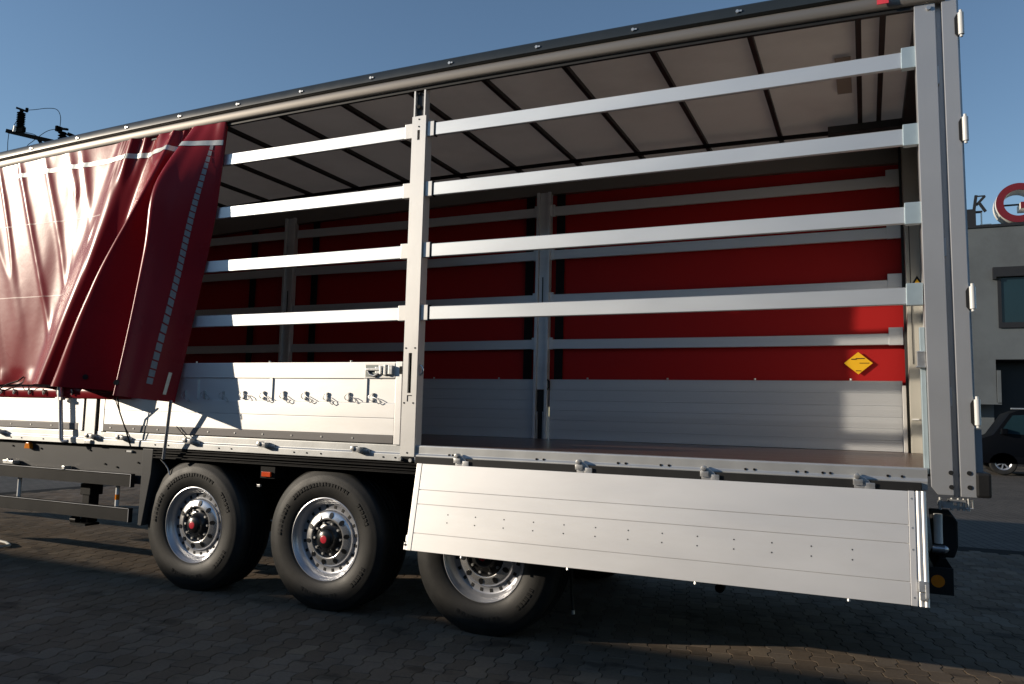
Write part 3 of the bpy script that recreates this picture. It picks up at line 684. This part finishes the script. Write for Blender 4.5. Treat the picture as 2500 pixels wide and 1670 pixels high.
# ------------------------------------------------------------------ wheels
def tyre_prof():
    o=[(.082,.290),(.060,.302),(.046,.325),(.036,.36),(.030,.40),(.033,.44),(.040,.455),(.041,.468),(.046,.474),(.056,.505),(.066,.517),(.080,.526),(.105,.531)]
    for gy in (.145,.195,.245,.295):
        o+=[(gy-.009,.5345),(gy-.007,.522),(gy+.007,.522),(gy+.009,.5345)]
    w2=.44
    o+=[(w2-p[0],p[1]) for p in reversed(o[:13])]
    return o
def build_wheel(name_parent,loc,proto=None):
    wh=empty('wheel',loc,T)
    if proto:
        for c in proto.children:
            n=c.copy(); COL.objects.link(n); n.parent=wh; n.matrix_parent_inverse=Matrix(); n.location=(0,0,0)
        return wh
    def part(m,name,mt,smooth=35,bevel=0):
        o=bpy.data.objects.new(name,m.mesh(name,mt,smooth,bevel)); COL.objects.link(o); o.parent=wh; return o
    m=MB().lathe(tyre_prof(),96)
    vv=[]
    for (x,y,z) in m.v:
        if z<-.36:
            k=(-.36-z)/.17; 
            if y<.1: y-=.010*k
        if z<-.512: z=-.512
        vv.append((x,y,z))
    m.v=vv; part(m,'tyre',TYRE,50)
    # raised sidewall marks
    m=MB(); rr=random.Random(5)
    for a0,a1 in ((60,136),(146,180),(20,44),(245,290),(312,334)):
        a=a0
        while a<a1:
            wd=rr.uniform(2.2,4.0); h=.013; r0=.405
            for seg in range(rr.choice((1,2,2))):
                aa=R(a+seg*wd*.45); c=Vector((math.cos(aa),0,math.sin(aa))); tt=Vector((-c.z,0,c.x))
                m.obox(c*r0+Vector((0,.0285,0)),(tt,c,Vector((0,1,0))),(.004,h,.0022))
            if rr.random()<.7:
                aa=R(a+wd*.2); c=Vector((math.cos(aa),0,math.sin(aa))); tt=Vector((-c.z,0,c.x))
                m.obox(c*(r0+rr.choice((-.011,0,.011)))+Vector((0,.0285,0)),(tt,c,Vector((0,1,0))),(.011,.003,.0022))
            a+=wd+1.2
    part(m,'sidewall_marking',TYRE)['kind']='stuff'
    m=MB().lathe([(.085,.284),(.066,.290),(.057,.297),(.054,.300),(.0555,.3045),(.062,.307),(.075,.306)],72); 
    part(m,'rim_flange',RIM,50)
    part(MB().lathe([(.066,.290),(.078,.278),(.095,.270),(.104,.266),(.112,.262),(.119,.257),(.122,.252),(.121,.208),(.120,.200)],72),'rim',RIM,40)
    m=MB()
    for k in range(20):
        a=2*math.pi*(k+.5)/20; c=Vector((math.cos(a),0,math.sin(a))); tt=Vector((-c.z,0,c.x))
        m.obox(c*.233+Vector((0,.1208,0)),(tt,c,Vector((0,1,0))),(.0115,.0125,.0015))
    part(m,'vent_hole_ring',BLACK,None,.004)['kind']='stuff'
    part(MB().lathe([(.122,.210),(.114,.2095),(.105,.203),(.097,.190),(.091,.172),(.086,.155),(.083,.145),(.085,.140),(.11,.138)],64),'wheel_cover',CHROME,60)
    hm=MB(); rs=[]
    hm.tube([(0,0,0),(0,.001,0)],[.001,.001],4)
    for k in range(10):
        a=2*math.pi*(k+.25)/10; c=Vector((math.cos(a),0,math.sin(a))); tt=Vector((-c.z,0,c.x))
        h=MB(); n=14; r0=.173; rad=(c*1.0+Vector((0,.36,0))).normalized(); up=rad.cross(tt).normalized(); 
        if up.y>0: up=-up
        pc=c*r0+Vector((0,.0900,0)); vs=[]
        for o in (.0035,.0005):
            for q in range(n):
                b2=2*math.pi*q/n; vs.append(pc+tt*math.cos(b2)*.017+rad*math.sin(b2)*.024+up*o)
        h.add(vs,[tuple(range(n)),tuple(range(2*n-1,n-1,-1))]+[(q,(q+1)%n,(q+1)%n+n,q+n) for q in range(n)])
        part(h,'hand_hole',HUBM,40)
    part(MB().lathe([(.13,.141),(.115,.139),(.105,.134),(.100,.100),(.092,.088),(.080,.076),(.066,.070),(.060,.070),(.056,.066),(.050,.060),(.047,.050),(.043,.040),(.041,.036),(.041,.0)],48),'hub',HUBM,40)
    for k in range(10):
        a=2*math.pi*k/10; c=Vector((math.cos(a),0,math.sin(a)))
        part(MB().cyl(c*.116+Vector((0,.118,0)),c*.116+Vector((0,.082,0)),.0095,6),'wheel_nut',STEEL)
    part(MB().lathe([(.042,.030),(.0405,.028),(.0395,.022),(.039,.0)],28),'hub_cap',REDC,40)
    part(MB().cyl((0,.12,0),(0,1.27,0),.06,16),'axle',BLACKS)
    return wh
XW=(-2.0325,-.7225,.5875)
w0=None
for x in XW:
    r=build_wheel(T,(x,0.0,.512),w0); w0=w0 or r
    if x!=XW[0]:
        for c in r.children: c.rotation_euler=(0,0,0)
for x in XW:
    # far wheels, turned about the trailer axis
    wh=empty('wheel',(x,W,.512),T)
    wh.rotation_euler=(0,0,math.pi)
    for c in w0.children:
        if c.name.startswith(('tyre','rim')):
            n=c.copy(); COL.objects.link(n); n.parent=wh; n.matrix_parent_inverse=Matrix(); n.location=(0,0,0)
# suspension and mudguards
for x in XW:
    for y in (.72,1.74):
        MB().cyl((x+.42,y+.05,.40),(x+.42,y+.05,.70),.13,18).box(x-.5,x+.5,y,y+.09,.40,.47).build('air_spring',BLACKS,T,smooth=40)
    MB().prism([(.05,1.045),(.05,1.03),(.55,1.03),(.55,1.045)],x-.5,x+.5).build('mudguard',BLACK,T)
MB().box(-2.7,1.25,.60,.64,.55,1.05).build('wheel_well_panel',BLACK,T)
# front of the wheels: panel, plate, side guards
pn=MB().box(-7.2,-2.60,.06,.085,.80,1.10).build('storage_panel',DGREY,T)
bt=MB()
for x,z in ((-4.35,1.06),(-3.95,1.05),(-3.3,1.06),(-2.85,1.07),(-2.7,.98),(-3.1,.95),(-2.95,.93)): bt.cyl((x,.05,z),(x,.06,z),.008,8)
bt.build('panel_bolts',BLACKS,pn)['kind']='stuff'
MB().box(-2.83,-2.77,.04,.058,1.065,1.08).build('panel_tab',WHITE,pn)
MB().extr([(-2.595,1.105),(-2.475,1.105),(-2.485,.90),(-2.56,.47),(-2.60,.47),(-2.595,.70)],.005,.35).build('front_mudguard_plate',DGREY,T,bevel=.004)
for z0,z1 in ((.78,.885),(.49,.60)):
    s=MB().box(-7.2,-2.70,.0,.012,z0,z1-.004).box(-7.2,-2.70,-.012,.03,z1-.003,z1+.003).box(-2.70,-2.694,-.012,.03,z0-.005,z1+.003).build('side_guard_rail',BLACKS,T)
    MB().box(-7.2,-2.70,-.0135,-.0122,z1-.002,z1+.003).box(-2.699,-2.693,-.0135,-.0122,z0,z1).build('guard_rail_edge',RIM,s)
for x in (-4.215,-2.925,-5.5):
    t=MB().cyl((x,.06,.58),(x,.06,.80),.017,12).build('guard_tube',WHITE,T,smooth=40)
    if x==-2.925: MB().cyl((x,.06,.655),(x,.06,.70),.0185,12).build('amber_band',AMBER,t,smooth=40)
MB().box(-3.44,-3.35,.12,.22,.42,.80).box(-3.46,-3.33,.11,.24,.66,.76).build('guard_bracket',BLACKS,T,bevel=.006)
MB().cyl((-3.52,.1,.44),(-3.45,.1,.44),.03,12).box(-3.5,-3.3,.06,.2,.40,.42).build('bracket_foot',BLACKS,T,smooth=40)
MB().box(-3.55,-3.515,-.02,.05,.885,.915).build('rail_clip',STEEL,T,bevel=.004)
MB().box(-4.36,-4.22,-.02,.05,.90,.93).cyl((-4.3,-.02,.93),(-4.3,.03,.93),.015,10).build('rail_clip',STEEL,T,bevel=.003)
MB().extr([(-4.13,1.045),(-4.05,1.045),(-4.06,1.085),(-4.075,1.10),(-4.105,1.10),(-4.12,1.085)],.015,.05).build('side_marker_lamp',AMBER,T,bevel=.004)
MB().box(-1.315,-1.228,.012,.03,.943,.98).build('side_marker_lamp',ORED,T,bevel=.003)
MB().box(-1.36,-1.33,.02,.04,.86,.88).build('marker_plug',STEEL,T,bevel=.003)
MB().box(-1.34,-1.20,.031,.2,.93,1.03).build('lamp_bracket',BLACKS,T)
MB().tube([(1.128,.3,.60),(1.13,.3,.42),(1.14,.29,.27),(1.15,.29,.18)],.010,8).build('air_hose',BLACK,T,smooth=60)
MB().tube([(1.15,.29,.18),(1.152,.29,.155)],.012,8).build('hose_end',STEEL,T,smooth=60)
# gear behind the flap: air tank, pallet cage
MB().cyl((1.5,.45,.70),(2.5,.45,.70),.16,24).build('air_tank',BLACKS,T,smooth=40)
for x in (1.55,1.9,2.2,2.55):
    MB().box(x,x+.2,.7,1.2,.38,.70).build('tail_lift_block',BLACKS,T,bevel=.01)
MB().cyl((2.05,.62,.36),(2.05,.69,.36),.03,16).build('drain_valve',BLACKS,T,smooth=40)
MB().box(1.3,3.1,1.2,2.45,.36,1.05).build('pallet_box',BLACKS,T,bevel=.01)  # dark gear made larger to block sky light and darken the ground below
MB().box(1.3,3.2,.9,.98,.42,.52).build('rear_cross_bar',BLACKS,T)
MB().tube([(-2.42,.03,1.03),(-2.36,.03,.99),(-2.33,.04,.95),(-2.31,.04,.90)],.006,6).build('loose_wire',STEEL,T,smooth=60)

# ------------------------------------------------------------------ hose loop on the paving
h=[]
for k in range(40):
    a=R(100-270*k/39); h.append((-5.35+.42*math.cos(a)+.004*k,.42+.26*math.sin(a),.018))
h=[(-6.3,.78,.018),(-5.8,.72,.018)]+h[::1]
hz_=MB().tube([(-7.0,.74,.016),(-6.2,.72,.016),(-5.6,.69,.016),(-5.2,.63,.016),(-5.02,.55,.016),(-5.0,.47,.016),(-5.08,.40,.016),(-5.3,.36,.016),(-5.7,.30,.016),(-5.2,.27,.016),(-4.85,.22,.016),(-4.66,.20,.016)],.014,10).build('hose',mat('pale_hose',(.50,.49,.46),.45),None,smooth=60)
tag(hz_,'thin pale hose looped on the paving at the left','hose')

# ------------------------------------------------------------------ building with roof letters
B=empty('office_building',(9,29,0)); tag(B,'grey rendered office building with dark window behind the trailer','building')
by=29.0
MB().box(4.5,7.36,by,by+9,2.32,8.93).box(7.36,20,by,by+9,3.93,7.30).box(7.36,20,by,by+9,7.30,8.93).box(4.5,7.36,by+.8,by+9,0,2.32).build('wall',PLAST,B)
MB().box(4.5,20.1,by-.06,by+.5,8.93,9.03).build('parapet_cap',DARKB,B)
MB().box(7.36,20,by+.9,by+1.0,0,3.93).build('entrance_shade_back',DARKB,B)  # dark sheet paints the shade inside the recessed ground floor
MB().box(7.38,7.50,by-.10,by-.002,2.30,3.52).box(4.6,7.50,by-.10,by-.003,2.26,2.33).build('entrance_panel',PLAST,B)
wf=MB().box(7.34,9.6,by-.22,by-.001,7.0,7.36).box(7.34,7.44,by-.22,by-.001,6.92,7.0).box(7.49,7.60,by-.08,by-.001,5.1,7.0).box(7.60,9.6,by-.08,by-.001,5.1,5.30).box(9.5,9.6,by-.08,by-.001,5.30,7.0).build('window',DARKB,B)
MB().box(7.60,9.5,by-.03,by-.002,5.30,7.0).build('pane',GLASS,wf)
MB().box(5.5,6.88,by+.1,by+1.2,9.03,9.70).build('roof_box',DARKB,B)
MB().box(4.5,20,by+.9,by+.95,8.9,8.95).build('roof_deck',CONC,B)
# letter G
cx,cz=8.34,9.90; ro,ri=.755,.50
arc=[R(a) for a in range(42,360,6)]
G=empty('roof_letter',(cx,by+.45,9.03)); tag(G,'large maroon letter G with white sides on the roof','sign letter')
poly=[(cx+ro*math.cos(a),cz+ro*math.sin(a)) for a in arc+[R(360)]]+[(cx+ri*math.cos(a),cz+ri*math.sin(a)) for a in [R(360)]+arc[::-1]]
n=len(arc)+1
def ringmesh(y0,y1,mt,name,rr0,rr1):
    m=MB(); A=arc+[R(360)]; vs=[];fs=[]
    for a in A:
        for (r,y) in ((rr0,y0),(rr1,y0),(rr1,y1),(rr0,y1)): vs.append((cx+r*math.cos(a),y,cz+r*math.sin(a)))
    for k in range(len(A)-1):
        for q in range(4): fs.append((k*4+q,k*4+(q+1)%4,k*4+4+(q+1)%4,k*4+4+q))
    fs+= [(0,1,2,3),tuple((len(A)-1)*4+q for q in (3,2,1,0))]
    return m.add(vs,fs).build(name,mt,G,smooth=50)
ringmesh(by+.40,by+.43,LETT,'letter_face',ri,ro); ringmesh(by+.431,by+1.25,LSIDE,'letter_side',ri-.0,ro-.0)
MB().box(cx+.05,cx+.74,by+.398,by+.428,cz-.22,cz+.02).build('letter_face',LETT,G); MB().box(cx+.05,cx+.74,by+.43,by+1.25,cz-.22,cz+.02).build('letter_side',LSIDE,G)
MB().box(cx-.5,cx+.3,by+.72,by+.78,cz-.03,cz+.03).build('letter_rail',DARKB,G)
for dx in (-.3,.35): MB().bar((cx+dx,by+.6,9.0),(cx+dx*.75,by+.6,cz-.68),.03,.03,(0,1,0)).build('letter_strut',DARKB,G)
# letter K
K=empty('roof_letter',(7.0,by+.5,9.68)); tag(K,'small dark letter K on a frame above the roof edge','sign letter')
m=MB().bar((6.86,by+.5,9.70),(6.95,by+.5,10.32),.10,.14,(0,1,0)); m.build('letter_stem',DARKB,K)
MB().bar((6.93,by+.6,10.31),(7.27,by+.6,10.31),.05,.03,(0,1,0)).build('letter_bar',DARKB,K)
MB().bar((6.95,by+.5,9.94),(7.24,by+.5,10.27),.09,.10,(0,1,0)).build('letter_arm',DARKB,K)
MB().bar((7.02,by+.48,10.06),(7.25,by+.48,9.66),.09,.11,(0,1,0)).build('letter_leg',DARKB,K)
MB().box(6.6,7.14,by+.42,by+.6,9.64,9.695).build('letter_shelf',DARKB,K)
MB().box(7.08,7.13,by+.45,by+.5,9.03,9.64).box(7.05,7.42,by+.40,by+.46,9.11,9.16).box(7.39,7.43,by+.40,by+.46,9.03,9.11).build('shelf_stand',STEEL,K)

# ------------------------------------------------------------------ dark van parked by the building
C_=empty('parked_van',(8.3,23.5,0)); tag(C_,'black van parked in front of the grey building','van')
X=5.85; Y0=23.1; Y1=25.0
sidep=[(X,.34),(X+.02,.75),(X+.12,1.02),(X+.55,1.18),(X+.62,1.22),(X+1.05,1.86),(X+1.35,1.98),(X+4.2,1.98),(X+4.5,1.85),(X+4.62,1.15),(X+4.62,.34)]
def wheelarch(cx0,r,n=9): return [(cx0+r*math.cos(R(180-180*k/(n-1)))*-1,.34+r*.9*math.sin(R(180*k/(n-1)))) for k in range(n)]
poly=sidep+wheelarch(X+3.72,.40)[::-1]+wheelarch(X+.86,.40)[::-1]
m=MB().extr(poly,Y0,Y1); body=m.build('body',CARP,C_,bevel=.03,smooth=40)
def wq(pts): return MB().extr(pts,Y0-.012,Y0-.001)
wq([(X+.78,1.25),(X+1.13,1.80),(X+1.72,1.84),(X+1.72,1.22)]).build('side_window',GLASS,body)
wq([(X+1.80,1.22),(X+1.80,1.84),(X+2.9,1.84),(X+2.9,1.22)]).build('side_window',GLASS,body)
wq([(X+3.0,1.22),(X+3.0,1.84),(X+4.15,1.82),(X+4.3,1.24)]).build('side_window',GLASS,body)
MB().box(X+1.50,X+1.68,Y0-.04,Y0-.001,1.10,1.13).build('door_handle',STEEL,body)
MB().box(X+.80,X+.98,Y0-.20,Y0-.02,1.22,1.40).build('mirror',CARP,body,bevel=.03)
MB().box(X+1.1,X+4.2,Y0+.05,Y0+.11,1.985,2.03).build('roof_rail',STEEL,body,bevel=.01)
MB().box(X+.0,X+.12,Y0+.05,Y0+.4,.82,1.0).build('headlight',WHITE,body,bevel=.02)
for xc in (X+.86,X+3.72):
    for yy in (Y0+.02,Y1-.26):
        wh=empty('van_wheel',(xc,yy,.37),C_)
        def vp(m,nm,mt,sm=40):
            o=bpy.data.objects.new(nm,m.mesh(nm,mt,sm)); COL.objects.link(o); o.parent=wh
        vp(MB().lathe([(.02,.22),(.0,.25),(.0,.34),(.03,.37),(.2,.37),(.24,.33),(.24,.22)],40),'tyre',TYRE)
        mm=MB().lathe([(.02,.225),(.005,.22),(.02,.19),(.05,.17)],32)
        for k in range(7):
            a=2*math.pi*k/7; c=Vector((math.cos(a),0,math.sin(a)))
            mm.bar(Vector((0,.03,0))+c*.05,Vector((0,.02,0))+c*.20,.035,.02,(0,1,0))
        mm.cyl((0,.015,0),(0,.05,0),.06,14); vp(mm,'rim',RIM)
        vp(MB().cyl((0,.06,0),(0,.07,0),.2,24),'brake_disc',BLACKS)

# ------------------------------------------------------------------ utility pole with insulators
P=empty('utility_pole',(-20.9,12.4,0)); tag(P,'dark utility pole crossarm with insulators and loose wires above the trailer roof','utility pole')
py=12.0
MB().tube([(-20.9,py+.3,0),(-20.9,py+.3,10.1)],[.17,.11],14).build('pole',POLEW,P,smooth=40)
MB().bar((-24.1,py,10.83),(-20.8,py+.1,9.92),.12,.13).build('crossarm',POLEW,P)
MB().bar((-22.5,py+.05,10.38),(-21.9,py+.2,9.55),.08,.08).build('brace',POLEW,P)
MB().bar((-21.75,py+.6,10.62),(-19.9,py+.6,9.85),.11,.12).build('crossarm',POLEW,P)
def insul(x,y,z0,z1,r,parent,nm='insulator'):
    n=9; prof=[]
    for k in range(n):
        z=z0+(z1-z0)*k/n; dz=(z1-z0)/n
        prof+=[(z,r*.62),(z+dz*.25,r),(z+dz*.7,r*.62)]
    pts=[(x,y,p[0]) for p in prof]; rs=[p[1] for p in prof]
    return MB().tube(pts,rs,14).build(nm,POLEW,parent,smooth=30)
insul(-23.42,py,10.85,11.42,.14,P)
MB().bar((-23.68,py,11.60),(-23.15,py,11.40),.07,.07).cyl((-23.42,py,11.40),(-23.42,py,11.52),.06,10).box(-23.18,-23.10,py-.03,py+.03,11.38,11.52).build('insulator_cap',POLEW,P)
MB().cyl((-23.62,py-.05,10.72),(-23.58,py-.05,10.92),.07,10).build('white_bushing',WHITE,P,smooth=40)
MB().box(-23.72,-23.2,py-.06,py+.06,10.68,10.86).build('insulator_base',POLEW,P)
insul(-21.62,py+.3,9.75,10.6,.15,P)
MB().bar((-21.88,py+.3,10.74),(-21.40,py+.3,10.64),.07,.07).box(-21.9,-21.8,py+.2,py+.4,10.62,10.8).build('insulator_cap',POLEW,P)
MB().box(-21.95,-21.72,py+.2,py+.4,10.12,10.24).box(-21.5,-21.22,py+.3,py+.6,10.06,10.36).box(-21.95,-21.45,py+.2,py+.45,9.70,9.86).build('switch_box',POLEW,P,bevel=.03)
def wire(pts):
    q=[Vector(p) for p in pts]; out=[]
    for i in range(len(q)-1):
        for k in range(6): out.append(cr(q[max(i-1,0)],q[i],q[i+1],q[min(i+2,len(q)-1)],k/6))
    out.append(q[-1]); MB().tube(out,.011,5).build('wire',POLEW,P)
wire([(-23.12,py,11.44),(-22.7,py,11.40),(-22.1,py,11.36),(-21.6,py,11.25),(-21.38,py,10.98),(-21.36,py,10.64)])
wire([(-21.9,py+.3,10.72),(-22.3,py+.2,10.66),(-22.8,py+.1,10.36),(-23.0,py,10.1),(-23.05,py,9.5)])
wire([(-24.0,py,10.8),(-24.02,py,10.4),(-23.95,py,9.8)])
wire([(-23.55,py,11.2),(-23.75,py,11.0),(-23.88,py,10.75)])
wire([(-23.1,py,10.65),(-22.6,py,10.5),(-22.3,py,10.25),(-22.3,py,9.8)])

# ------------------------------------------------------------------ unseen hall added to block sky light, unseen trailer added to shade the foreground
H_=empty('sky_blocker_hall',(12,-20,0)); tag(H_,'long dark unseen hall added behind the photographer to block sky light','building')  # added out of view to dim sky light in the load space
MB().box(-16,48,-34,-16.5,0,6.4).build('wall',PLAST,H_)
MB().box(-16.3,48.3,-34.3,-16.2,6.4,6.7).build('blocker_roof_edge',DARKB,H_)
for k in range(7):
    x=-12+k*8.5
    MB().box(x,x+4.2,-16.49,-16.42,.02,4.4).build('blocker_door',DARKB,H_)
    MB().box(x+5.3,x+7.3,-16.49,-16.43,4.6,5.8).build('window',GLASS,H_)
N=empty('shade_trailer',(-17,-8.7,0)); tag(N,'tall closed box trailer, unseen, added behind the photographer to shade the foreground','semi trailer')
nx0,nx1,ny1=-24.5,-8.2,-7.22
MB().box(nx0,nx1,ny1-2.5,ny1,1.1,4.0).build('box_body',mat('shade_trailer_grey',(.16,.165,.175),.5),N,bevel=.03)
MB().box(nx0,nx1,ny1-2.4,ny1-.1,.45,1.099).build('skirt',BLACKS,N)
for x in (nx1-1.8,nx1-3.1,nx1-4.4,nx0+1.5):
    for yy in (ny1-.4,ny1-2.5):
        MB().cyl((x,yy,.5),(x,yy+.38,.5),.5,28).build('shade_trailer_wheel',TYRE,N,smooth=40)
MB().box(nx0,nx1,ny1-2.3,ny1-.2,.05,.449).build('undercarriage',BLACKS,N)
